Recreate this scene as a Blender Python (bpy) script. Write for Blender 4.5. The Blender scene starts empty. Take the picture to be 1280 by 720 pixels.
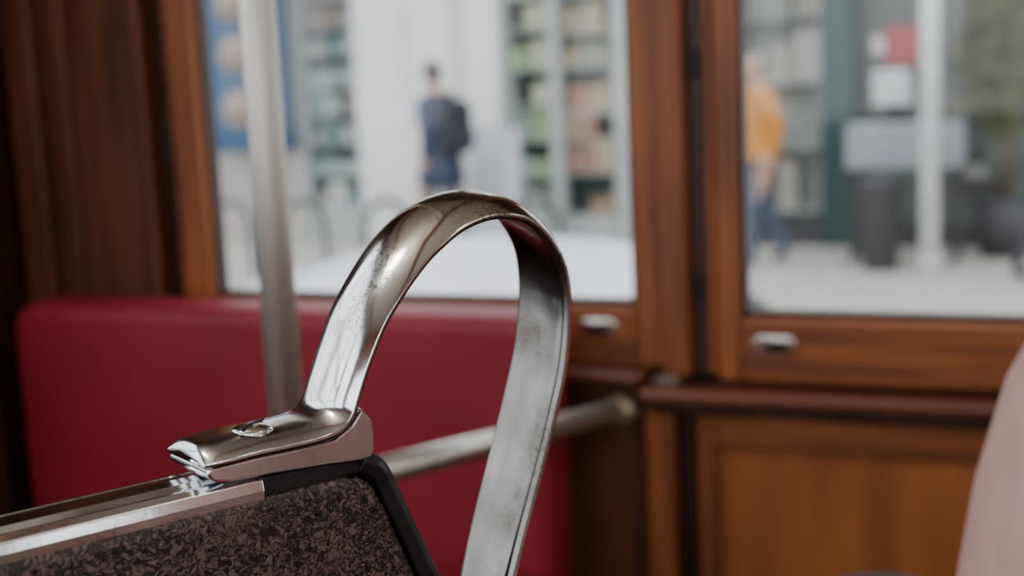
import bpy, bmesh, math, random
from mathutils import Matrix, Vector
random.seed(7)
D=bpy.data; COL=bpy.context.scene.collection

# ---------------------------------------------------------------- materials
def newmat(name):
    m=D.materials.new(name); m.use_nodes=True
    nt=m.node_tree; b=nt.nodes["Principled BSDF"]
    return m,nt,b
def setramp(r,stops):
    el=r.color_ramp.elements
    while len(el)>1: el.remove(el[-1])
    el[0].position=stops[0][0]; el[0].color=(*stops[0][1],1)
    for p,c in stops[1:]:
        e=el.new(p); e.color=(*c,1)
def mat(name,c1,c2=None,rough=.5,metal=0,scale=8,stretch=(1,1,1),bump=0,bscale=None,coat=0,rvar=0,lo=.35,hi=.65,detail=4,spec=.5):
    m,nt,b=newmat(name); N=nt.nodes; L=nt.links
    c2=c2 or tuple(x*.8 for x in c1)
    tc=N.new("ShaderNodeTexCoord"); mp=N.new("ShaderNodeMapping"); mp.inputs[3].default_value=stretch
    L.new(tc.outputs["Object"],mp.inputs[0])
    n=N.new("ShaderNodeTexNoise"); n.inputs["Scale"].default_value=scale; n.inputs["Detail"].default_value=detail
    L.new(mp.outputs[0],n.inputs["Vector"])
    r=N.new("ShaderNodeValToRGB"); setramp(r,[(lo,c2),(hi,c1)]); L.new(n.outputs[0],r.inputs[0])
    L.new(r.outputs[0],b.inputs["Base Color"])
    b.inputs["Roughness"].default_value=rough; b.inputs["Metallic"].default_value=metal
    b.inputs["Specular IOR Level"].default_value=spec
    if coat: b.inputs["Coat Weight"].default_value=coat; b.inputs["Coat Roughness"].default_value=.2
    if rvar:
        n2=N.new("ShaderNodeTexNoise"); n2.inputs["Scale"].default_value=scale*2.3; n2.inputs["Detail"].default_value=6
        L.new(mp.outputs[0],n2.inputs["Vector"])
        mr=N.new("ShaderNodeMapRange"); mr.inputs[1].default_value=.4; mr.inputs[2].default_value=.7
        mr.inputs[3].default_value=rough; mr.inputs[4].default_value=rough+rvar
        L.new(n2.outputs[0],mr.inputs[0]); L.new(mr.outputs[0],b.inputs["Roughness"])
    if bump:
        n3=N.new("ShaderNodeTexNoise"); n3.inputs["Scale"].default_value=bscale or scale; n3.inputs["Detail"].default_value=3
        L.new(mp.outputs[0],n3.inputs["Vector"])
        bp=N.new("ShaderNodeBump"); bp.inputs["Strength"].default_value=bump; bp.inputs["Distance"].default_value=.002
        L.new(n3.outputs[0],bp.inputs["Height"]); L.new(bp.outputs[0],b.inputs["Normal"])
    return m
wood_v=mat("wood_vertical",(.35,.108,.028),(.17,.048,.014),rough=.48,scale=3,stretch=(14,14,1.2),coat=.1)
wood_h=mat("wood_horizontal",(.35,.108,.028),(.17,.048,.014),rough=.48,scale=3,stretch=(1.2,14,14),coat=.1)
wood_panel=mat("wood_panel",(.40,.128,.030),(.27,.080,.019),rough=.5,scale=2,stretch=(8,8,1.4),coat=.1)
wood_red=mat("wood_red",(.24,.062,.026),(.13,.033,.015),rough=.38,scale=3,stretch=(1.2,14,14),coat=.25)
wood_dark=mat("wood_dark",(.060,.022,.012),(.028,.011,.007),rough=.45,scale=3,stretch=(14,14,1.2),coat=.1)
wood_left=mat("wood_left",(.18,.050,.019),(.085,.024,.011),rough=.55,scale=3,stretch=(12,12,1),coat=.04)
floorm=mat("floor_slats",(.16,.10,.06),(.09,.055,.03),rough=.6,scale=3,stretch=(1,18,1))
cream=mat("ceiling_cream",(.82,.79,.70),(.78,.74,.64),rough=.5,scale=3)
redv=mat("red_vinyl",(.30,.014,.035),(.235,.010,.026),rough=.50,scale=5,bump=.15,bscale=300)
steel=mat("brushed_steel",(.66,.63,.57),(.55,.52,.47),rough=.42,metal=1,scale=6,stretch=(6,6,.6))
brass=mat("rail_brass",(.42,.33,.24),(.28,.20,.14),rough=.35,metal=.6,scale=10)
latchm=mat("latch_chrome",(.85,.84,.8),(.75,.74,.7),rough=.18,metal=1)
black=mat("black_paint",(.02,.02,.02),(.012,.012,.012),rough=.45)
frame_blk=mat("dark_frame_metal",(.045,.04,.042),(.02,.018,.02),rough=.32,metal=.6,scale=60,rvar=.2)
def chrome_mat(name,wear,c1,c2,r0,r1,gold=(.64,.53,.34),bumpd=.001):
    m,nt,b=newmat(name); N=nt.nodes; L=nt.links
    tc=N.new("ShaderNodeTexCoord")
    n=N.new("ShaderNodeTexNoise"); n.inputs["Scale"].default_value=26; n.inputs["Detail"].default_value=5
    L.new(tc.outputs["Object"],n.inputs["Vector"])
    sp=N.new("ShaderNodeSeparateXYZ"); L.new(tc.outputs["Object"],sp.inputs[0])
    mr=N.new("ShaderNodeMapRange"); mr.inputs[1].default_value=1.035; mr.inputs[2].default_value=1.066
    mr.inputs[3].default_value=0; mr.inputs[4].default_value=wear
    L.new(sp.outputs[2],mr.inputs[0])
    r=N.new("ShaderNodeValToRGB"); setramp(r,[(.35,c1),(.7,c2)]); L.new(n.outputs[0],r.inputs[0])
    mx=N.new("ShaderNodeMix"); mx.data_type='RGBA'; mx.inputs[7].default_value=(*gold,1)
    L.new(mr.outputs[0],mx.inputs[0]); L.new(r.outputs[0],mx.inputs[6])
    f=N.new("ShaderNodeTexNoise"); f.inputs["Scale"].default_value=420; f.inputs["Detail"].default_value=2; f.inputs["Distortion"].default_value=1
    L.new(tc.outputs["Object"],f.inputs["Vector"])
    fr=N.new("ShaderNodeMapRange"); fr.inputs[1].default_value=.54; fr.inputs[2].default_value=.60; fr.inputs[3].default_value=0; fr.inputs[4].default_value=.7
    L.new(f.outputs[0],fr.inputs[0])
    # rubbed zone near the crown of the loop
    zr=N.new("ShaderNodeMapRange"); zr.inputs[1].default_value=1.02; zr.inputs[2].default_value=1.06; zr.inputs[3].default_value=.0; zr.inputs[4].default_value=.14
    L.new(sp.outputs[2],zr.inputs[0])
    za=N.new("ShaderNodeMath"); za.operation='ADD'; L.new(n.outputs[0],za.inputs[0]); L.new(zr.outputs[0],za.inputs[1])
    big=N.new("ShaderNodeMapRange"); big.inputs[1].default_value=.55; big.inputs[2].default_value=.66
    L.new(za.outputs[0],big.inputs[0])
    mu=N.new("ShaderNodeMath"); mu.operation='MULTIPLY'; L.new(fr.outputs[0],mu.inputs[0]); L.new(big.outputs[0],mu.inputs[1])
    mx2=N.new("ShaderNodeMix"); mx2.data_type='RGBA'; mx2.inputs[7].default_value=(.10,.085,.07,1)
    L.new(mu.outputs[0],mx2.inputs[0]); L.new(mx.outputs[2],mx2.inputs[6]); L.new(mx2.outputs[2],b.inputs["Base Color"])
    b.inputs["Metallic"].default_value=1
    g=N.new("ShaderNodeMapRange"); g.inputs[1].default_value=.35; g.inputs[2].default_value=.7; g.inputs[3].default_value=r0; g.inputs[4].default_value=r1
    L.new(n.outputs[0],g.inputs[0]); L.new(g.outputs[0],b.inputs["Roughness"])
    bp=N.new("ShaderNodeBump"); bp.inputs["Strength"].default_value=.12; bp.inputs["Distance"].default_value=bumpd
    h=N.new("ShaderNodeTexNoise"); h.inputs["Scale"].default_value=45; h.inputs["Detail"].default_value=3
    L.new(tc.outputs["Object"],h.inputs["Vector"]); L.new(h.outputs[0],bp.inputs["Height"]); L.new(bp.outputs[0],b.inputs["Normal"])
    return m
chrome=chrome_mat("worn_chrome",.7,(.86,.88,.91),(.73,.74,.74),.08,.22,gold=(.66,.60,.46),bumpd=.0015)
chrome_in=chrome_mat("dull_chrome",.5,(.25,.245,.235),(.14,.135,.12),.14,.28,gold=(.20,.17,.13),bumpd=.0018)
def leather():
    m,nt,b=newmat("mottled_leatherette"); N=nt.nodes; L=nt.links
    tc=N.new("ShaderNodeTexCoord")
    n=N.new("ShaderNodeTexNoise"); n.inputs["Scale"].default_value=240; n.inputs["Detail"].default_value=2.5; n.inputs["Distortion"].default_value=.9
    L.new(tc.outputs["Object"],n.inputs["Vector"])
    n2=N.new("ShaderNodeTexNoise"); n2.inputs["Scale"].default_value=30; n2.inputs["Detail"].default_value=2
    L.new(tc.outputs["Object"],n2.inputs["Vector"])
    s1=N.new("ShaderNodeMath"); s1.operation='SUBTRACT'; s1.inputs[1].default_value=.5; L.new(n.outputs[0],s1.inputs[0])
    s2=N.new("ShaderNodeMath"); s2.operation='ABSOLUTE'; L.new(s1.outputs[0],s2.inputs[0])
    ad=N.new("ShaderNodeMath"); ad.operation='MULTIPLY_ADD'; ad.inputs[1].default_value=.12; L.new(n2.outputs[0],ad.inputs[0]); L.new(s2.outputs[0],ad.inputs[2])
    r=N.new("ShaderNodeValToRGB"); setramp(r,[(.088,(.006,.0045,.004)),(.120,(.065,.040,.035)),(.2,(.130,.082,.072))])
    L.new(ad.outputs[0],r.inputs[0]); L.new(r.outputs[0],b.inputs["Base Color"])
    b.inputs["Roughness"].default_value=.40
    bp=N.new("ShaderNodeBump"); bp.inputs["Strength"].default_value=.8; bp.inputs["Distance"].default_value=.0022
    L.new(s2.outputs[0],bp.inputs["Height"]); L.new(bp.outputs[0],b.inputs["Normal"])
    return m
leath=leather()
def flat(name,c,rough=.6,**k): return mat(name,c,tuple(x*.85 for x in c),rough=rough,**k)
skin=flat("skin",(.55,.32,.22)); 
gm,gnt,gb=newmat("window_glass")
gnt.nodes.remove(gb); tr=gnt.nodes.new("ShaderNodeBsdfTransparent"); gl=gnt.nodes.new("ShaderNodeBsdfGlossy"); gl.inputs["Roughness"].default_value=.02
ms=gnt.nodes.new("ShaderNodeMixShader"); ms.inputs[0].default_value=.03
tr.inputs[0].default_value=(.97,.985,.98,1)
gnt.links.new(tr.outputs[0],ms.inputs[1]); gnt.links.new(gl.outputs[0],ms.inputs[2]); gnt.links.new(ms.outputs[0],gnt.nodes["Material Output"].inputs[0])

# ---------------------------------------------------------------- helpers
def grp(name,loc=(0,0,0),rz=0):
    e=D.objects.new(name,None); COL.objects.link(e); e.location=loc; e.rotation_euler=(0,0,rz); e.empty_display_size=.1
    return e
def addobj(name,me,parent=None,mats=(),smooth=False):
    o=D.objects.new(name,me); COL.objects.link(o)
    for m in mats: me.materials.append(m)
    if parent: o.parent=parent
    if smooth:
        for p in me.polygons: p.use_smooth=True
    return o
def bev(o,w,seg=2):
    if w:
        md=o.modifiers.new("b","BEVEL"); md.width=w; md.segments=seg; md.limit_method='ANGLE'
def boxes(name,lst,m,parent=None,bevel=.003,seg=2):
    bm=bmesh.new()
    for b in lst:
        x0,x1,y0,y1,z0,z1=b[:6]
        vs=[bm.verts.new((x,y,z)) for z in(z0,z1) for x,y in((x0,y0),(x1,y0),(x1,y1),(x0,y1))]
        for f in((3,2,1,0),(4,5,6,7),(0,1,5,4),(1,2,6,5),(2,3,7,6),(3,0,4,7)):
            fc=bm.faces.new([vs[i] for i in f]); fc.material_index=b[6] if len(b)>6 else 0
    me=D.meshes.new(name); bm.to_mesh(me); bm.free()
    o=addobj(name,me,parent,m if isinstance(m,(list,tuple)) else [m]); bev(o,bevel,seg)
    return o
def tube(name,pts,r,m,parent=None,n=20,radii=None):
    bm=bmesh.new(); pts=[Vector(p) for p in pts]; rings=[]
    up=None
    for i,p in enumerate(pts):
        t=(pts[min(i+1,len(pts)-1)]-pts[max(i-1,0)]).normalized()
        if up is None:
            up=Vector((0,0,1)) if abs(t.z)<.9 else Vector((1,0,0))
        a=t.cross(up).normalized(); b=a.cross(t).normalized(); up=b
        rr=radii[i] if radii else r
        rings.append([bm.verts.new(p+(a*math.cos(k*2*math.pi/n)+b*math.sin(k*2*math.pi/n))*rr) for k in range(n)])
    for A,B in zip(rings,rings[1:]):
        for k in range(n): bm.faces.new((A[k],A[(k+1)%n],B[(k+1)%n],B[k]))
    bm.faces.new(rings[0][::-1]); bm.faces.new(rings[-1])
    bmesh.ops.recalc_face_normals(bm,faces=bm.faces)
    me=D.meshes.new(name); bm.to_mesh(me); bm.free()
    return addobj(name,me,parent,[m],True)
def ellipsoid(name,c,s,m,parent=None,seg=24,rot=None):
    bm=bmesh.new(); bmesh.ops.create_uvsphere(bm,u_segments=seg,v_segments=seg//2,radius=1)
    M=Matrix.Translation(c)@(rot or Matrix.Identity(4))@Matrix.Diagonal((*s,1)); bmesh.ops.transform(bm,matrix=M,verts=bm.verts)
    me=D.meshes.new(name); bm.to_mesh(me); bm.free()
    return addobj(name,me,parent,[m],True)
def prism(name,outline,y0,y1,m,parent=None,bevel=.0,seg=3,smooth=False):
    bm=bmesh.new()
    A=[bm.verts.new((x,y0,z)) for x,z in outline]; B=[bm.verts.new((x,y1,z)) for x,z in outline]
    n=len(A); bm.faces.new(A); bm.faces.new(B[::-1])
    for i in range(n): bm.faces.new((A[i],B[i],B[(i+1)%n],A[(i+1)%n]))
    bmesh.ops.recalc_face_normals(bm,faces=bm.faces)
    me=D.meshes.new(name); bm.to_mesh(me); bm.free()
    o=addobj(name,me,parent,[m],smooth); bev(o,bevel,seg); 
    return o
def rrect(x0,x1,z0,z1,r,n=6):
    out=[]
    for cx,cz,a in((x1-r,z1-r,0),(x0+r,z1-r,90),(x0+r,z0+r,180),(x1-r,z0+r,270)):
        for k in range(n+1):
            t=math.radians(a+90*k/n); out.append((cx+r*math.cos(t),cz+r*math.sin(t)))
    return out
def catmull(P,sub=6):
    out=[]
    P=[Vector(p) for p in P]
    for i in range(len(P)-1):
        p0=P[max(i-1,0)];p1=P[i];p2=P[i+1];p3=P[min(i+2,len(P)-1)]
        for k in range(sub):
            t=k/sub
            out.append(.5*((2*p1)+(p2-p0)*t+(2*p0-5*p1+4*p2-p3)*t*t+(3*p1-p0-3*p2+p3)*t**3))
    out.append(P[-1]); return out

# ---------------------------------------------------------------- grab handle + seat (foreground)
OX,OY=-.353,.645; RZ=math.radians(58.87)
hnd=grp("seat_grab_handle",(OX,OY,0),RZ)
path=[(-.097,.9598),(-.088,.9608),(-.070,.9615),(-.050,.9612),(-.034,.9616),(-.024,.9640),(-.0165,.970),(-.0115,.981),(-.003,.999),(.007,1.0165),(.021,1.0335),(.035,1.0470),(.049,1.0565),(.062,1.0622),(.077,1.0650),(.091,1.0643),(.104,1.0605),(.1150,1.0525),(.1230,1.042),(.1285,1.030),(.1305,1.015),(.1295,.996),(.125,.972),(.118,.951),(.109,.927),(.099,.902),(.089,.877),(.080,.852),(.072,.827),(.066,.805),(.063,.780)]
P=catmull(path,6)
bm=bmesh.new(); rings=[]; NV=22
for i,p in enumerate(P):
    t=(P[min(i+1,len(P)-1)]-P[max(i-1,0)]).normalized()
    nrm=Vector((-t.y,t.x)); f=i/(len(P)-1)
    hw=.0230+.0030*max(0,min(1,(.50-f)/.15))
    s0=1.0
    if i<9:
        a=i/9; hw*=.80+.20*math.sin(a*math.pi/2); s0=.45+.55*math.sin(min(1,i/5)*math.pi/2)
    tilt=.17*max(0,min(1,(f-.25)/.14))*max(0,min(1,(1.0-f)/.2))
    ring=[]
    for k in range(NV+1):
        v=-1+2*k/NV; vv=math.sin(v*math.pi/2)
        off=.0060*(1-abs(vv)**2.6)+.0012
        ring.append((vv*hw,off*s0))
    for k in range(NV-1,0,-1):
        v=-1+2*k/NV; vv=math.sin(v*math.pi/2)
        off=-.0040*(1-abs(vv)**14)+.0014*(1-vv*vv)
        ring.append((vv*hw,off*s0))
    rings.append([bm.verts.new((p.x+nrm.x*o,-y,p.y+nrm.y*o-y*tilt)) for y,o in ring])
for A,B in zip(rings,rings[1:]):
    n=len(A)
    for k in range(n):
        fc=bm.faces.new((A[k],A[(k+1)%n],B[(k+1)%n],B[k]))
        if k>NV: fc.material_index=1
bm.faces.new(rings[0]); bm.faces.new(rings[-1])
bmesh.ops.recalc_face_normals(bm,faces=bm.faces)
me=D.meshes.new("loop"); bm.to_mesh(me); bm.free()
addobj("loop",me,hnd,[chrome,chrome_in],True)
shoe=[(-.0955,.9585),(-.0965,.9555),(-.0935,.9515),(-.085,.9495),(-.060,.9485),(-.030,.9465),(-.012,.9445),(-.005,.9450),(-.0025,.950),(-.002,.958),(-.004,.966),(-.009,.972),(-.016,.964),(-.026,.959),(-.040,.9585),(-.070,.959)]
prism("bracket_shoe",shoe,-.0225,.0215,chrome,hnd,bevel=.0018,seg=3)
sc=ellipsoid("screw_head",(-.062,-.004,.9680),(.0105,.0105,.0030),latchm,hnd)
o=boxes("screw_slot",[(-.0095,.0095,-.0008,.0008,-.0006,.0006)],black,hnd,bevel=0); o.location=(-.062,-.004,.9708); o.rotation_euler=(0,0,.5)
seat=grp("tram_seat",(OX,OY,0),RZ)
out=[(-.80,.45),(-.80,.9385),(-.020,.9385),(-.010,.936),(-.003,.929),(.003,.917),(.0205,.872),(.040,.825),(.060,.775),(.070,.70),(.075,.45)]
prism("back_panel",out,-.022,.018,leath,seat,bevel=.007,seg=4)
sec=[(-.0200,.936),(-.0208,.941),(-.0195,.9460),(-.0150,.9483),(-.012,.9474),(-.007,.9495),(0,.9503),(.007,.9495),(.012,.9474),(.0150,.9483),(.0195,.9460),(.0208,.941),(.0200,.936)]
bm=bmesh.new(); rr=[]
for x in(-.80,-.60,-.40,-.20,-.066):
    rr.append([bm.verts.new((x,y,z)) for y,z in sec])
for A,B in zip(rr,rr[1:]):
    for k in range(len(A)): bm.faces.new((A[k],A[(k+1)%len(A)],B[(k+1)%len(A)],B[k]))
bm.faces.new(rr[0]); bm.faces.new(rr[-1]); bmesh.ops.recalc_face_normals(bm,faces=bm.faces)
me=D.meshes.new("top_trim"); bm.to_mesh(me); bm.free()
o=addobj("top_trim",me,seat,[chrome]); bev(o,.0007,3)
prism("trim_end",[(-.068,.936),(-.068,.9480),(-.030,.9465),(-.012,.944),(-.006,.937)],-.0195,.0185,frame_blk,seat,bevel=.002)
edge=[(-.010,.944),(.000,.938),(.007,.923),(.0245,.880),(.044,.833),(.064,.781),(.074,.70),(.079,.45),(.079,.02)]
E=catmull(edge,5); bm=bmesh.new(); rr=[]
for i,p in enumerate(E):
    t=(E[min(i+1,len(E)-1)]-E[max(i-1,0)]).normalized(); nn=Vector((-t.y,t.x))
    rr.append([bm.verts.new((p.x+nn.x*a,y,p.y+nn.y*a)) for y,a in((-.0215,-.006),(-.0235,0),(-.020,.005),(.018,.005),(.0215,0),(.0195,-.006))])
for A,B in zip(rr,rr[1:]):
    for k in range(6): bm.faces.new((A[k],A[(k+1)%6],B[(k+1)%6],B[k]))
bm.faces.new(rr[0]); bm.faces.new(rr[-1]); bmesh.ops.recalc_face_normals(bm,faces=bm.faces)
me=D.meshes.new("side_strap"); bm.to_mesh(me); bm.free(); o=addobj("side_strap",me,seat,[frame_blk]); bev(o,.001,2)
prism("cushion",rrect(-.79,.06,.37,.46,.03),.02,.45,redv,seat,bevel=.015)
boxes("legs",[(-.76,-.72,.04,.08,0,.38),(-.76,-.72,.38,.42,0,.38),(.0,.04,.38,.42,0,.38),(-.76,.04,.05,.42,.35,.372)],frame_blk,seat)

# ---------------------------------------------------------------- tram interior shell
YI=1.85
XL,XR=-1.62,3.2; YN=-.62; ZC=2.15
w=grp("wall_street_side")
boxes("outer_skin",[(XL,XR,YI+.05,YI+.10,-.35,.70),(XL,XR,YI+.02,YI+.10,1.50,ZC),(XL-.1,-1.285,YI+.03,YI+.10,.70,1.5),(-.515,-.462,YI+.03,YI+.10,.70,1.5),(.34,.42,YI+.03,YI+.10,.70,1.5),(1.12,1.2,YI+.03,YI+.10,.7,1.5),(1.9,1.98,YI+.03,YI+.10,.7,1.5),(2.7,XR,YI+.03,YI+.10,.7,1.5)],wood_dark,w)
boxes("left_panels",[(-1.60,-1.545,YI-.01,YI+.03,0,ZC),(-1.545,-1.475,YI+.012,YI+.03,0,ZC),(-1.475,-1.335,YI-.012,YI+.03,0,ZC)],wood_left,w,bevel=.006,seg=3)
boxes("left_mould",[(-1.50,-1.475,YI-.02,YI+.0,0,ZC),(-1.345,-1.330,YI-.022,YI,0,ZC)],wood_left,w,bevel=.006,seg=3)
boxes("left_shadow_gap",[(-1.335,-1.300,YI+.018,YI+.03,0,ZC)],wood_dark,w)
boxes("left_hinge",[(-1.322,-1.308,YI+.006,YI+.02,1.00,1.06)],black,w)
boxes("centre_post",[(-.520,-.485,YI-.030,YI+.03,.70,ZC),(-.462,-.450,YI-.01,YI+.03,.70,ZC)],wood_v,w,bevel=.006,seg=3)
boxes("post_groove",[(-.485,-.460,YI-.004,YI+.03,.70,ZC)],wood_dark,w)
boxes("post_hinge",[(-.478,-.468,YI-.014,YI,1.10,1.14),(-.478,-.468,YI-.014,YI,.80,.84)],black,w)
boxes("dado_left",[(XL,-.555,YI+.01,YI+.05,0,.72)],wood_left,w)
boxes("dado_post",[(-.553,-.512,YI-.020,YI+.05,0,.685)],wood_v,w,bevel=.006,seg=3)
boxes("dado_groove",[(-.512,-.480,YI+.012,YI+.05,0,.66)],wood_dark,w)
boxes("dado_frame",[(-.480,-.455,YI-.012,YI+.05,0,.66),(.42,.46,YI-.012,YI+.05,0,.66),(1.3,1.34,YI-.012,YI+.05,0,.66),(2.2,2.24,YI-.012,YI+.05,0,.66)],wood_v,w,bevel=.005,seg=3)
boxes("dado_rail",[(-.455,XR,YI-.012,YI+.05,.600,.660),(-.455,XR,YI-.012,YI+.05,.0,.12)],wood_h,w,bevel=.005,seg=3)
boxes("dado_panel",[(-.456,XR,YI+.004,YI+.05,.12,.600)],wood_panel,w)
t1=grp("trim_1")
boxes("ledge",[(-.553,XR,YI-.052,YI+.0,.668,.686)],wood_red,t1,bevel=.008,seg=4)
boxes("ledge_under",[(-.545,XR,YI-.030,YI+.0,.648,.668)],wood_dark,t1,bevel=.005,seg=3)
boxes("ledge_short",[(-1.29,-.548,YI-.045,YI+.01,.690,.707)],wood_red,t1,bevel=.008,seg=4)
def window(name,x0,x1,z0,fl,fr,fb,lx,lz):
    g=grp(name)
    boxes("stiles",[(x0-fl,x0,YI-.008,YI+.04,z0-fb,1.52),(x1,x1+fr,YI-.008,YI+.04,z0-fb,1.52)],wood_v,g,bevel=.007,seg=3)
    boxes("rails",[(x0-.002,x1+.002,YI-.006,YI+.04,z0-fb,z0),(x0-.002,x1+.002,YI-.006,YI+.04,1.48,1.55)],wood_h,g,bevel=.007,seg=3)
    boxes("bead",[(x0,x1,YI+.006,YI+.03,z0,z0+.008),(x0,x0+.007,YI+.006,YI+.03,z0,1.5),(x1-.007,x1,YI+.006,YI+.03,z0,1.5)],wood_dark,g,bevel=.002)
    boxes("pane",[(x0,x1,YI+.018,YI+.021,z0,1.49)],gm,g,bevel=0)
    if lx is not None:
        prism("latch_plate",rrect(lx-.029,lx+.029,lz-.013,lz+.013,.0125,8),YI-.013,YI-.004,latchm,g,bevel=.003)
        ellipsoid("latch_recess",(lx+.002,YI-.012,lz-.003),(.020,.004,.0065),black,g)
        tube("latch_pull",[(lx-.020,YI-.016,lz+.006),(lx,YI-.020,lz+.008),(lx+.020,YI-.016,lz+.006)],.0035,latchm,g,n=10)
    return g
window("window_1",-1.243,-.564,.790,.055,.043,.085,-.618,.762)
window("window_2",-.418,.30,.779,.032,.04,.088,-.372,.745)
window("window_3",.46,1.08,.779,.037,.037,.088,None,0)
window("window_4",1.24,1.86,.779,.037,.037,.088,None,0)
window("window_5",2.02,2.66,.779,.037,.037,.088,None,0)
b=grp("wall_left")
boxes("bulkhead",[(XL-.05,XL,YN,YI+.1,0,.80),(XL-.05,XL,YN,YI+.1,1.98,ZC),(XL-.05,XL,1.30,YI+.1,.80,1.98),(XL-.05,XL,.62,.70,.80,1.98),(XL-.05,XL,-.02,.06,.80,1.98),(XL-.05,XL,YN,YN+.1,.80,1.98)],wood_dark,b,bevel=.004)
boxes("bulkhead_post",[(XL,XL+.05,1.34,1.40,0,ZC),(XL,XL+.02,1.55,1.62,0,ZC),(XL,XL+.022,1.74,1.79,0,ZC)],wood_dark,b,bevel=.008,seg=3)
boxes("sash_bars",[(XL-.03,XL-.01,.06,.62,1.40,1.43),(XL-.03,XL-.01,.70,1.30,1.40,1.43),(XL-.03,XL-.01,.32,.35,.80,1.98),(XL-.03,XL-.01,1.0,1.03,.80,1.98)],wood_dark,b)
r=grp("wall_right")
boxes("bulkhead",[(XR,XR+.05,YN,YI+.1,0,.86),(XR,XR+.05,YN,YI+.1,1.75,ZC),(XR,XR+.05,1.3,YI+.1,.86,1.75),(XR,XR+.05,.5,.6,.86,1.75),(XR,XR+.05,YN,YN+.1,.86,1.75)],wood_left,r)
n_=grp("wall_near_side")
L=[(XL,XR,YN-.08,YN,-.35,.76),(XL,XR,YN-.08,YN,1.78,ZC)]
x=XL
while x<XR: L.append((x,x+.08,YN-.08,YN,.76,1.78)); x+=.78
boxes("panels",L,wood_h,n_)
boxes("floor",[(XL,XR,YN,YI+.05,-.06,0)],floorm,None,bevel=0)
c=grp("ceiling")
boxes("ceiling_board",[(XL-.05,XR+.05,YN-.08,YI+.1,ZC,ZC+.06)],cream,c,bevel=0)
boxes("ceiling_ribs",[(x0,x0+.04,YN,YI,ZC-.03,ZC) for x0 in(-1.4,-.6,.2,1.0,1.8,2.6)],wood_h,c)
for i,(lx,ly) in enumerate(((-1.0,.6),(.6,.6),(2.2,.6))):  # added out-of-view glowing globes and point lights, brightening the ceiling and interior
    g=grp("added_fill_lamp",(lx,ly,ZC))
    glass=mat("fill_glass_%d"%i,(.9,.88,.8),rough=.4)
    gb_=glass.node_tree.nodes["Principled BSDF"]; gb_.inputs["Emission Color"].default_value=(1,.95,.86,1); gb_.inputs["Emission Strength"].default_value=8
    ellipsoid("fill_globe",(0,0,-.11),(.075,.075,.07),glass,g)
    tube("rim",[(0,0,0),(0,0,-.05)],.045,latchm,g)
    ld=D.lights.new("fill_light","POINT"); ld.shadow_soft_size=.08; ld.energy=6; ld.color=(1,.95,.87)
    lo=D.objects.new("fill_light",ld); COL.objects.link(lo); lo.parent=g; lo.location=(0,0,-.27)

bn=grp("tram_bench")
prism("backrest",rrect(-1.512,-.645,.40,.802,.045,8),1.69,1.79,redv,bn,bevel=.022,seg=5)
prism("backrest_support",rrect(-1.48,-.67,.0,.74,.02),1.785,1.815,wood_dark,bn)
prism("bench_cushion",rrect(-1.515,-.645,.37,.46,.035,6),1.27,1.69,redv,bn,bevel=.02,seg=4)
boxes("bench_box",[(-1.50,-.67,1.32,1.78,0,.37)],wood_left,bn)

pg=grp("grab_pole")
tube("pole",[(-.714,1.167,0),(-.714,1.167,ZC)],.0172,steel,pg,n=32)
tube("base_flange",[(-.714,1.167,0),(-.714,1.167,.015)],.045,steel,pg,n=32)
tube("top_flange",[(-.714,1.167,ZC-.015),(-.714,1.167,ZC)],.045,steel,pg,n=32)
hr=grp("hand_rail")
tube("bar",[(-.712,1.175,.726),(-.575,1.835,.650)],.0155,steel,hr,n=28)
tube("wall_boss",[(-.583,1.795,.6547),(-.573,1.845,.649)],.020,brass,hr,n=28)
tube("pole_collar",[(-.714,1.167,.700),(-.714,1.167,.752)],.022,steel,hr,n=28)

case=flat("rucksack_fabric",(.025,.022,.022),rough=.7)
sg=grp("rucksack",(-.158,1.32,0),math.radians(20))
prism("main_bag",rrect(-.15,.15,.0,.612,.148,12),-.10,.12,case,sg,bevel=.05,seg=5)
prism("front_pocket",rrect(-.11,.11,.05,.30,.05,6),-.15,-.08,case,sg,bevel=.025,seg=4)
tube("top_loop",catmull([(-.035,.09,.55),(-.03,.12,.575),(0,.13,.585),(.03,.12,.575),(.035,.09,.55)],5),.006,case,sg,n=10)
for s in(-1,1): tube("shoulder_strap",catmull([(s*.06,.11,.54),(s*.09,.17,.46),(s*.10,.18,.32),(s*.11,.12,.1)],5),.016,case,sg,n=10)

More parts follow.
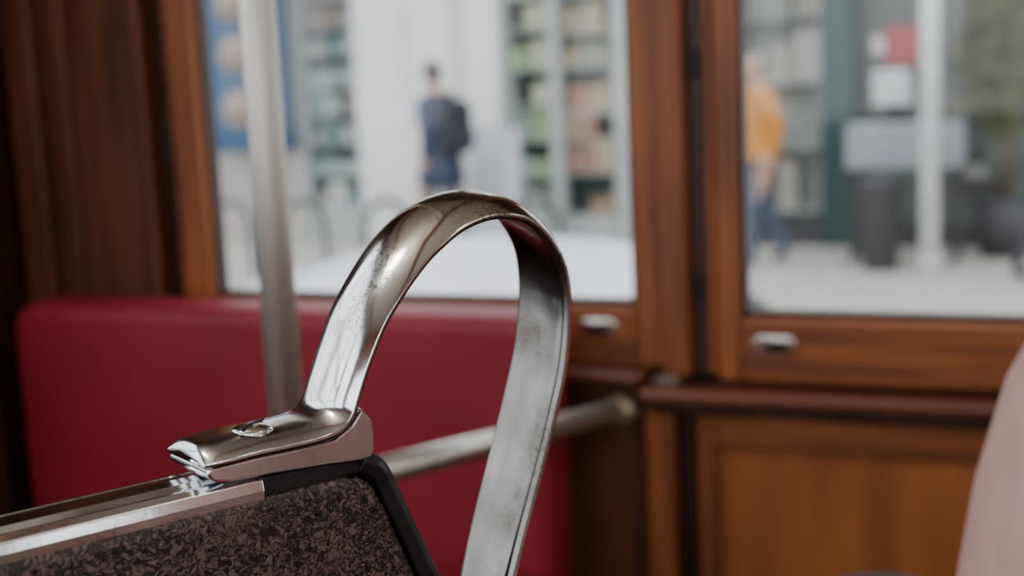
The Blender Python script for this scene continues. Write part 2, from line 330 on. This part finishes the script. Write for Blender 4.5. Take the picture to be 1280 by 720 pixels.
# ---------------------------------------------------------------- people
def person(name,loc,yaw,h,top,legs,hair,pose="walk",backpack=None,shoe=None,coat=0,bulk=1.0):
    g=grp(name,loc,yaw); k=h/1.72
    if pose=="sit":
        J={'pel':(0,0,.56),'sp':(0,.0,.74),'ch':(0,.0,.92),'nb':(0,.0,1.045),'nk':(0,.015,1.12),'hd':(0,.03,1.17)}
        A={s:[(s*.12,.0,1.015),(s*.185,.0,1.0),(s*.205,.03,.74),(s*.13,.26,.64),(s*.115,.33,.62)] for s in(-1,1)}
        G={s:[(s*.09,.02,.54),(s*.11,.44,.53),(s*.11,.47,.10),(s*.115,.52,.045),(s*.12,.62,.035)] for s in(-1,1)}
    else:
        J={'pel':(0,0,.93),'sp':(0,.01,1.10),'ch':(0,.02,1.28),'nb':(0,.025,1.42),'nk':(0,.04,1.49),'hd':(0,.05,1.54)}
        A={s:[(s*.12,.02,1.395),(s*.175,.02,1.375),(s*.215,.02+s*.07,1.11),(s*.20,.12+s*.10,.90),(s*.19,.15+s*.11,.83)] for s in(-1,1)}
        G={-1:[(-.085,0,.90),(-.09,.14,.50),(-.085,.14,.10),(-.085,.15,.05),(-.09,.27,.040)],
           1:[(.085,0,.90),(.09,-.03,.48),(.085,-.20,.13),(.085,-.20,.07),(.09,-.10,.035)]}
    V=[];Eg=[];Rr=[]
    def av(p,r): V.append(Vector(p)*k); Rr.append((r[0]*bulk,r[1]*bulk)); return len(V)-1
    pr=(.155,.115) if not coat else (.17,.145)
    i0=av(J['pel'],pr); i1=av(J['sp'],(.150,.105)); i2=av(J['ch'],(.165,.12)); i3=av(J['nb'],(.085,.075)); i4=av(J['nk'],(.052,.054)); i5=av(J['hd'],(.05,.055))
    Eg+=[(i0,i1),(i1,i2),(i2,i3),(i3,i4),(i4,i5)]
    for s in(-1,1):
        prev=i2
        for p,rad in zip(A[s],(.085,.072,.052,.034,.026)):
            j=av(p,(rad,rad)); Eg.append((prev,j)); prev=j
        prev=i0
        for p,rad in zip(G[s],(.098,.066,.043,.042,.035)):
            j=av(p,(rad,rad)); Eg.append((prev,j)); prev=j
    me=D.meshes.new("sk"); me.from_pydata(V,Eg,[]); tmp=D.objects.new("sk",me); COL.objects.link(tmp)
    md=tmp.modifiers.new("s","SKIN"); md.use_smooth_shade=True
    for i,sv in enumerate(me.skin_vertices[0].data): sv.radius=(Rr[i][0]*k,Rr[i][1]*k); sv.use_root=(i==0)
    ss=tmp.modifiers.new("ss","SUBSURF"); ss.levels=2; ss.render_levels=2
    dg=bpy.context.evaluated_depsgraph_get(); dg.update()
    bm2=D.meshes.new_from_object(tmp.evaluated_get(dg)); D.objects.remove(tmp)
    addobj("body",bm2,g,[],True)
    bm2.materials.clear()
    for m in(top,legs,skin,shoe or black): bm2.materials.append(m)
    for p in bm2.polygons:
        c=p.center; mi=0
        if pose=="sit":
            if c.z<.60*k and (c.y>.10*k or c.z<.46*k): mi=1
            if abs(c.x)<.20*k and c.y>.24*k and .58*k<c.z<.72*k: mi=2
        else:
            if c.z<(.88-coat)*k and abs(c.x)<.165*k: mi=1
            if c.z<.92*k and abs(c.x)>.165*k: mi=2
        if c.z>(J['nb'][2]+.045)*k: mi=2
        if c.z<.085*k: mi=3
        p.material_index=mi
    if coat:
        bm=bmesh.new(); rr=[]
        for z,rx,ry,oy in((1.02,.165,.125,.005),(.90,.185,.155,.01),(.80,.195,.175,.015),(.88-coat,.205,.19,.02)):
            rr.append([bm.verts.new((rx*math.cos(a*math.pi/12)*k,(oy+ry*math.sin(a*math.pi/12))*k,z*k)) for a in range(24)])
        for A_,B_ in zip(rr,rr[1:]):
            for q in range(24): bm.faces.new((A_[q],A_[(q+1)%24],B_[(q+1)%24],B_[q]))
        mm=D.meshes.new("coat_skirt"); bm.to_mesh(mm); bm.free(); o=addobj("coat_skirt",mm,g,[top],True)
        so=o.modifiers.new("so","SOLIDIFY"); so.thickness=.012
    for s in(-1,1):
        wr=Vector(A[s][3])*k; hd=Vector(A[s][4])*k; d=(hd-wr).normalized(); side=Vector((0,1,0)) if pose!="sit" else Vector((1,0,0))
        side=(side-d*side.dot(d)).normalized(); dn=d.cross(side).normalized()*s
        for f,(o_,l_) in enumerate(((-.027,.062),(-.009,.074),(.009,.078),(.026,.068))):
            a=hd+side*o_*k+d*.0; tube("finger_%d"%f,[a,a+d*l_*k*.5,a+d*l_*k*.85+dn*.018*k],.008,skin,g,n=8,radii=[.0095*k,.0085*k,.006*k])
        a=hd-d*.03*k+side*.028*k; tube("thumb",[a,a+side*.025*k+d*.02*k,a+side*.03*k+d*.05*k],.009,skin,g,n=8,radii=[.012*k,.010*k,.007*k])
    hc=Vector(J['hd'])*k+Vector((0,.015,.075))*k
    hb=bmesh.new(); bmesh.ops.create_uvsphere(hb,u_segments=28,v_segments=20,radius=1)
    for v in hb.verts:
        x,y,z=v.co
        wx=.075*(1-.22*max(0,-z)); yy=.095*y*(1-.12*max(0,-z)*(1 if y<0 else .2))
        if y>.6 and -.25<z<.15 and abs(x)<.25: yy+=.018*(1-abs(x)/.25)
        v.co=Vector((x*wx,yy,z*.118))*k+hc
    hm=D.meshes.new("head"); hb.to_mesh(hm); hb.free(); addobj("head",hm,g,[skin],True)
    for s in(-1,1):
        ellipsoid("eye",hc+Vector((s*.030,.083,.012))*k,(.011*k,.008*k,.006*k),black,g,seg=10)
        ellipsoid("ear",hc+Vector((s*.075,-.005,-.005))*k,(.010*k,.020*k,.030*k),skin,g,seg=10)
    ellipsoid("mouth",hc+Vector((0,.085,-.055))*k,(.022*k,.008*k,.005*k),flat("lips",(.4,.15,.13)),g,seg=10)
    hb=bmesh.new(); bmesh.ops.create_uvsphere(hb,u_segments=28,v_segments=20,radius=1)
    dl=[v for v in hb.verts if (v.co.y>.35 and v.co.z<.45) or v.co.z<-.55]
    bmesh.ops.delete(hb,geom=dl,context='VERTS')
    for v in hb.verts: v.co=Vector((v.co.x*.083,v.co.y*.103-.004,v.co.z*.125+.004))*k+hc
    hm=D.meshes.new("hair"); hb.to_mesh(hm); hb.free(); o=addobj("hair",hm,g,[hair],True)
    so=o.modifiers.new("so","SOLIDIFY"); so.thickness=.008
    if backpack:
        prism("backpack",rrect(-.15*k,.15*k,.94*k,1.40*k,.09*k,6),-.27*k,-.08*k,backpack,g,bevel=.06*k,seg=4)
        prism("backpack_pocket",rrect(-.11*k,.11*k,.98*k,1.18*k,.05*k,6),-.30*k,-.24*k,backpack,g,bevel=.02*k,seg=3)
        for s in(-1,1):
            tube("strap",catmull([(s*.09*k,-.12*k,1.38*k),(s*.10*k,-.02*k,1.46*k),(s*.10*k,.13*k,1.38*k),(s*.12*k,.13*k,1.2*k),(s*.13*k,-.1*k,1.05*k)],5),.014*k,backpack,g,n=8)
    return g
navy=flat("navy_jacket",(.020,.030,.075)); dkp=flat("dark_trousers",(.035,.038,.05)); jeans=flat("jeans",(.07,.09,.14)); greyp=flat("grey_trousers",(.22,.22,.24))
orange=flat("orange_jacket",(.60,.22,.02)); hair_d=flat("hair_dark",(.03,.022,.018)); hair_l=flat("hair_grey",(.30,.24,.2))
bp=flat("backpack_fabric",(.018,.020,.028)); pinkc=flat("pink_knit",(.58,.35,.32),scale=60); blk=flat("black_coat",(.02,.02,.024))
PZ=-.65
person("pedestrian",(-5.03,11.0,PZ),math.radians(72),1.71,navy,greyp,hair_d,backpack=bp,coat=.20,bulk=1.28)
person("pedestrian",(-2.32,11.16,PZ),math.radians(120),1.65,orange,jeans,hair_l,bulk=1.18)
person("pedestrian",(-.22,10.6,PZ),math.radians(-80),1.72,blk,dkp,hair_d)
person("passenger",(.211,.574,0),math.radians(22),1.79,pinkc,jeans,hair_d,pose="sit",bulk=1.06)
ps=grp("passenger_seat",(.211,.574,0),math.radians(22))
prism("cushion",rrect(-.24,.24,.34,.445,.04),-.18,.36,redv,ps,bevel=.015)
boxes("base",[(-.2,.2,-.14,.3,0,.34)],wood_left,ps)

# ---------------------------------------------------------------- street
cob=mat("pavement_cobble",(.52,.48,.42),(.37,.34,.30),rough=.8,scale=9,detail=6)
asph=mat("road_asphalt",(.16,.16,.16),(.10,.10,.10),rough=.85,scale=30)
boxes("road",[(-40,40,-30,8.6,-.87,-.77)],asph,None,bevel=0)
boxes("pavement",[(-40,40,8.6,30,-.85,PZ)],cob,None,bevel=0)
white=flat("facade_white",(.80,.79,.77),scale=1.5); grey=flat("facade_grey",(.40,.42,.41)); dgreen=flat("dark_green_frame",(.022,.055,.052))
tealg=flat("shop_back_teal",(.12,.17,.17)); dkgrey=flat("dark_grey",(.05,.05,.055)); blue=flat("banner_blue",(.010,.070,.16)); beige=flat("banner_beige",(.36,.25,.18))
fb=grp("shop_building")
Y=12.2
boxes("back_wall",[(-14,4,Y+.55,Y+.7,PZ,6)],tealg,fb,bevel=0)
boxes("piers",[(-14,-8.15,Y,Y+.6,PZ,6),(-6.38,-5.36,Y-.12,Y+.6,PZ,6),(-5.36,-4.97,Y,Y+.6,PZ,6),(-3.72,-2.75,Y,Y+.6,PZ,6),(.6,4,Y,Y+.6,PZ,6)],white,fb,bevel=.02)
boxes("upper_floor",[(-14,4,Y,Y+.6,2.3,6)],white,fb,bevel=0)
boxes("shop_frames",[(-7.10,-7.02,Y,Y+.1,PZ,2.3),(-6.46,-6.38,Y,Y+.1,PZ,2.3),(-4.97,-4.92,Y,Y+.1,PZ,2.3),(-4.46,-4.36,Y-.05,Y+.1,PZ,2.3),(-3.86,-3.72,Y-.03,Y+.1,PZ,2.3)],grey,fb)
boxes("green_frames",[(-2.02,-1.76,Y-.10,Y+.2,PZ,2.3),(-2.75,-2.69,Y-.05,Y+.1,PZ,2.3),(.52,.6,Y-.05,Y+.1,PZ,2.3)],dgreen,fb)
boxes("plinth",[(-2.72,.6,Y-.06,Y+.2,PZ,PZ+.16)],dkgrey,fb)
boxes("display_floor",[(-8.15,-6.4,Y+.02,Y+.5,PZ,-.30),(-4.95,-3.75,Y+.02,Y+.5,PZ,-.42)],grey,fb)
boxes("interior_right",[(-2.7,-2.05,Y+.35,Y+.5,PZ+.1,2.2),],flat("shop_pale",(.34,.36,.33),scale=2),fb,bevel=0)
boxes("interior_dark",[(-1.76,.5,Y+.35,Y+.5,PZ+.1,2.2)],flat("shop_dim",(.15,.17,.15),scale=2),fb,bevel=0)
def goods(name,x0,x1,zs,y,cols,wmin,wmax,hmin,hmax,back):
    ms_=[flat(name+"_c%d"%i,c) for i,c in enumerate(cols)]; L=[]
    for z in zs:
        L.append((x0,x1,y,y+.3,z-.02,z,len(cols)))
        x=x0+.01
        while x<x1-.05:
            w_=random.uniform(wmin,wmax); h_=random.uniform(hmin,hmax)
            if random.random()<.88: L.append((x,min(x+w_,x1),y+random.uniform(.0,.06),y+.25,z,z+h_,random.randrange(len(cols))))
            x+=w_+random.uniform(.0,.03)
    return boxes(name,L,ms_+[back],None,bevel=0)
goods("shelf_goods",-7.02,-6.46,[-.3,0,.3,.60,.86,1.16,1.42,1.7],Y+.10,[(.36,.42,.40),(.13,.20,.20),(.24,.32,.31),(.46,.48,.45),(.28,.24,.20)],.07,.3,.12,.24,grey)
goods("shelf_goods",-4.92,-4.46,[-.4,-.05,.3,.62,.95,1.3,1.6],Y+.1,[(.46,.50,.42),(.27,.38,.20),(.50,.50,.36),(.52,.55,.52),(.30,.37,.32)],.12,.3,.16,.3,grey)
goods("shelf_goods",-4.36,-3.86,[-.4,.0,.30,.55,.95,1.25,1.6],Y+.1,[(.38,.25,.16),(.42,.34,.22),(.20,.15,.11),(.48,.43,.35),(.36,.19,.14),(.29,.29,.22)],.08,.26,.14,.34,grey)
goods("shelf_goods",-2.68,-2.06,[-.35,.2,.75,1.3],Y+.1,[(.48,.48,.45),(.44,.44,.41),(.24,.26,.23),(.36,.33,.28)],.15,.4,.2,.45,grey)
bg=grp("hanging_banner")
boxes("cloth",[(-7.98,-7.05,11.93,11.96,.27,2.6)],blue,bg,bevel=0)
for z in(.68,1.20,1.68,2.15):
    tube("emblem_disc",[(-7.58,11.93,z),(-7.58,11.915,z)],.175,beige,bg,n=32)
    tube("emblem_ring",[(-7.58,11.915,z),(-7.58,11.905,z)],.10,flat("emblem_inner",(.20,.16,.16)),bg,n=32)
    tube("emblem_core",[(-7.58,11.905,z),(-7.58,11.900,z)],.07,beige,bg,n=32)
tube("rod",[(-8.1,11.945,2.62),(-6.95,11.945,2.62)],.025,dkgrey,bg); tube("wall_arm",[(-8.0,11.945,2.62),(-8.0,12.25,2.62)],.02,dkgrey,bg)
boxes("shop_panel",[(-8.15,-7.10,Y-.02,Y+.1,PZ,.25),],flat("panel_pale",(.42,.38,.35)),None,bevel=.01)
sb=grp("sandwich_board",(-4.76,11.55,PZ+.02),0)
for s in(-1,1):
    o=boxes("board",[(-.22,.22,-.012,.012,0,1.10)],flat("board_white",(.60,.60,.66)),sb,bevel=.005); o.rotation_euler=(s*.13,0,0); o.location=(0,s*.14,0)
boxes("print_lines",[(-.14,.14,-.165,-.155,.40+.12*i,.43+.12*i) for i in range(4)],grey,sb,bevel=0)
boxes("shop_notice",[(-1.62,-1.31,Y+.06,Y+.08,.53,.82)],flat("paper",(.80,.81,.82)),None,bevel=0)
boxes("shop_sign",[(-1.52,-1.16,Y+.05,Y+.08,.86,1.17,0),(-1.62,-1.50,Y+.05,Y+.08,.95,1.10,1)],[flat("sign_red",(.42,.05,.06)),flat("sign_white",(.75,.6,.6))],None,bevel=0)
goods("shop_window_items",-1.02,-.5,[-.1,.4,.9],Y+.1,[(.3,.3,.28),(.1,.12,.1),(.2,.18,.14)],.1,.2,.1,.3,dkgrey)
tb=grp("covered_table",(-1.29,11.40,PZ))
boxes("cloth",[(-.40,.46,-.2,.2,.74,1.08)],flat("cloth_grey",(.30,.32,.34)),tb,bevel=.02)
boxes("legs",[(-.38,-.34,-.18,-.14,0,.74),(.40,.44,-.18,-.14,0,.74),(-.38,-.34,.14,.18,0,.74),(.40,.44,.14,.18,0,.74)],dkgrey,tb)
rb=grp("litter_bin",(-1.40,10.95,PZ))
tube("bin_body",[(0,0,0),(0,0,.03),(0,0,.60),(0,0,.64)],.15,flat("bin_dark",(.045,.042,.04)),rb,radii=[.12,.135,.16,.165],n=24)
tube("bin_lid",[(0,0,.64),(0,0,.68),(0,0,.73)],.1,dkgrey,rb,radii=[.172,.165,.06],n=24)
wp=grp("lamp_post",(-1.03,10.9,PZ))
tube("shaft",[(0,0,0),(0,0,4.2)],.068,flat("post_white",(.76,.77,.76)),wp,n=24)
tube("foot",[(0,0,0),(0,0,.12)],.095,flat("post_foot",(.5,.5,.5)),wp,n=24)
ellipsoid("lantern",(0,0,4.35),(.2,.2,.28),white,wp)
def stand(x,y):
    g=grp("bicycle_stand",(x,y,PZ))
    tube("hoop",catmull([(-.2,0,0),(-.2,0,.40),(-.16,0,.54),(-.07,0,.62),(.07,0,.62),(.16,0,.54),(.2,0,.40),(.2,0,0)],6),.028,dkgrey,g,n=12)
for x,y in((-5.18,10.2),(-5.95,10.2),(-6.66,10.2),(-3.9,10.2)): stand(x,y)
tg=grp("potted_tree",(-.55,11.7,PZ))
tube("pot",[(0,0,0),(0,0,.45)],.2,dkgrey,tg,radii=[.17,.24],n=20)
tube("trunk",[(0,0,.4),(.02,0,.9),(0,.02,1.4),(.03,0,1.9)],.03,flat("bark",(.12,.08,.05)),tg,n=10,radii=[.035,.03,.025,.015])
bm=bmesh.new()
for i in range(1700):
    d=Vector((random.gauss(0,1),random.gauss(0,1),random.gauss(0,1))).normalized()*random.uniform(.4,1)
    c0=Vector((d.x*.36,d.y*.34,1.62+d.z*.72)); a=Vector((random.gauss(0,1),random.gauss(0,1),random.gauss(0,1))).normalized(); b_=a.orthogonal().normalized()
    l=random.uniform(.04,.07); w2=l*.45
    bm.faces.new([bm.verts.new(c0+a*l),bm.verts.new(c0+b_*w2),bm.verts.new(c0-a*l),bm.verts.new(c0-b_*w2)])
me=D.meshes.new("foliage"); bm.to_mesh(me); bm.free(); addobj("foliage",me,tg,[flat("leaves",(.10,.10,.03),scale=5)])

# ---------------------------------------------------------------- white car
cg=grp("car",(.17,0,-.035))
carw=flat("car_paint_white",(.84,.85,.87),rough=.25); carg=flat("car_glass_dark",(.03,.035,.04),rough=.08)
CY=3.72; ZB=-.56
st=[(-2.98,-.25,-.20,.60,.50),(-2.92,.02,.06,.74,.60),(-2.78,.12,.22,.80,.62),(-2.62,.16,.44,.82,.60),(-2.40,.18,.555,.82,.60),(-2.10,.18,.605,.82,.61),(-1.75,.18,.612,.82,.61),(-1.45,.18,.590,.82,.60),(-1.22,.17,.520,.82,.60),(-.98,.15,.35,.82,.62),(-.78,.12,.19,.81,.66),(-.4,.06,.11,.80,.64),(0,.0,.05,.78,.60),(.25,-.12,-.04,.72,.55),(.34,-.30,-.26,.62,.5)]
bm=bmesh.new(); rr=[]
for x,zb,zr,wb,wr in st:
    half=[(wb*.9,ZB),(wb,ZB+.15),(wb,(ZB+zb)/2),(wb*.97,zb),(wr+.02,zr-.06 if zr-zb>.1 else zr-.015),(wr*.85,zr-.012),(wr*.4,zr)]
    ring=[(y,z) for y,z in half]+[(-y,z) for y,z in half[::-1]]
    rr.append([bm.verts.new((x,CY+y,z)) for y,z in ring])
n=len(rr[0])
for i,(A,B) in enumerate(zip(rr,rr[1:])):
    for k in range(n):
        f=bm.faces.new((A[k],A[(k+1)%n],B[(k+1)%n],B[k]))
        if k in(3,9) and 3<=i<=8: f.material_index=1
        if i in(8,9) and k in(4,5,6,7,8): f.material_index=1
        if i==2 and k in(5,6,7): f.material_index=1
bm.faces.new(rr[0]); bm.faces.new(rr[-1]); bmesh.ops.recalc_face_normals(bm,faces=bm.faces)
me=D.meshes.new("car_body"); bm.to_mesh(me); bm.free(); o=addobj("car_body",me,cg,[carw,carg],True)
s_=o.modifiers.new("s","SUBSURF"); s_.levels=2; s_.render_levels=2
for x in(-2.35,-.35):
    for y in(CY-.74,CY+.74):
        tube("tyre",[(x,y-.09,-.445),(x,y+.09,-.445)],.29,black,cg,n=32); tube("hubcap",[(x,y-.1,-.445),(x,y+.1,-.445)],.18,latchm,cg,n=24)
for s in(-1,1): ellipsoid("door_mirror",(-1.05,CY+s*.90,.22),(.06,.09,.06),carw,cg)

# ---------------------------------------------------------------- world
wd=D.worlds.new("world"); bpy.context.scene.world=wd; wd.use_nodes=True
nt=wd.node_tree; bgn=nt.nodes["Background"]; tc=nt.nodes.new("ShaderNodeTexCoord"); sp=nt.nodes.new("ShaderNodeSeparateXYZ"); r=nt.nodes.new("ShaderNodeValToRGB")
setramp(r,[(.0,(.55,.56,.58)),(.5,(.88,.90,.95)),(1,(.80,.86,.98))])
mr=nt.nodes.new("ShaderNodeMapRange"); mr.inputs[1].default_value=-.2; mr.inputs[2].default_value=1
nt.links.new(tc.outputs["Generated"],sp.inputs[0]); nt.links.new(sp.outputs[2],mr.inputs[0]); nt.links.new(mr.outputs[0],r.inputs[0]); nt.links.new(r.outputs[0],bgn.inputs[0])
bgn.inputs[1].default_value=3.1

# ---------------------------------------------------------------- camera
cd=D.cameras.new("camera"); cam=D.objects.new("camera",cd); COL.objects.link(cam); bpy.context.scene.camera=cam
cd.lens=50; cd.sensor_width=36; cd.clip_start=.02; cd.clip_end=200
R=Matrix.Rotation(math.radians(22),4,'Z')@Matrix.Rotation(math.radians(90-9.6),4,'X')@Matrix.Rotation(math.radians(-2.7),4,'Z')
cam.matrix_world=Matrix.Translation((0,0,1.15))@R
cd.dof.use_dof=True; cd.dof.focus_distance=.72; cd.dof.aperture_fstop=4.9
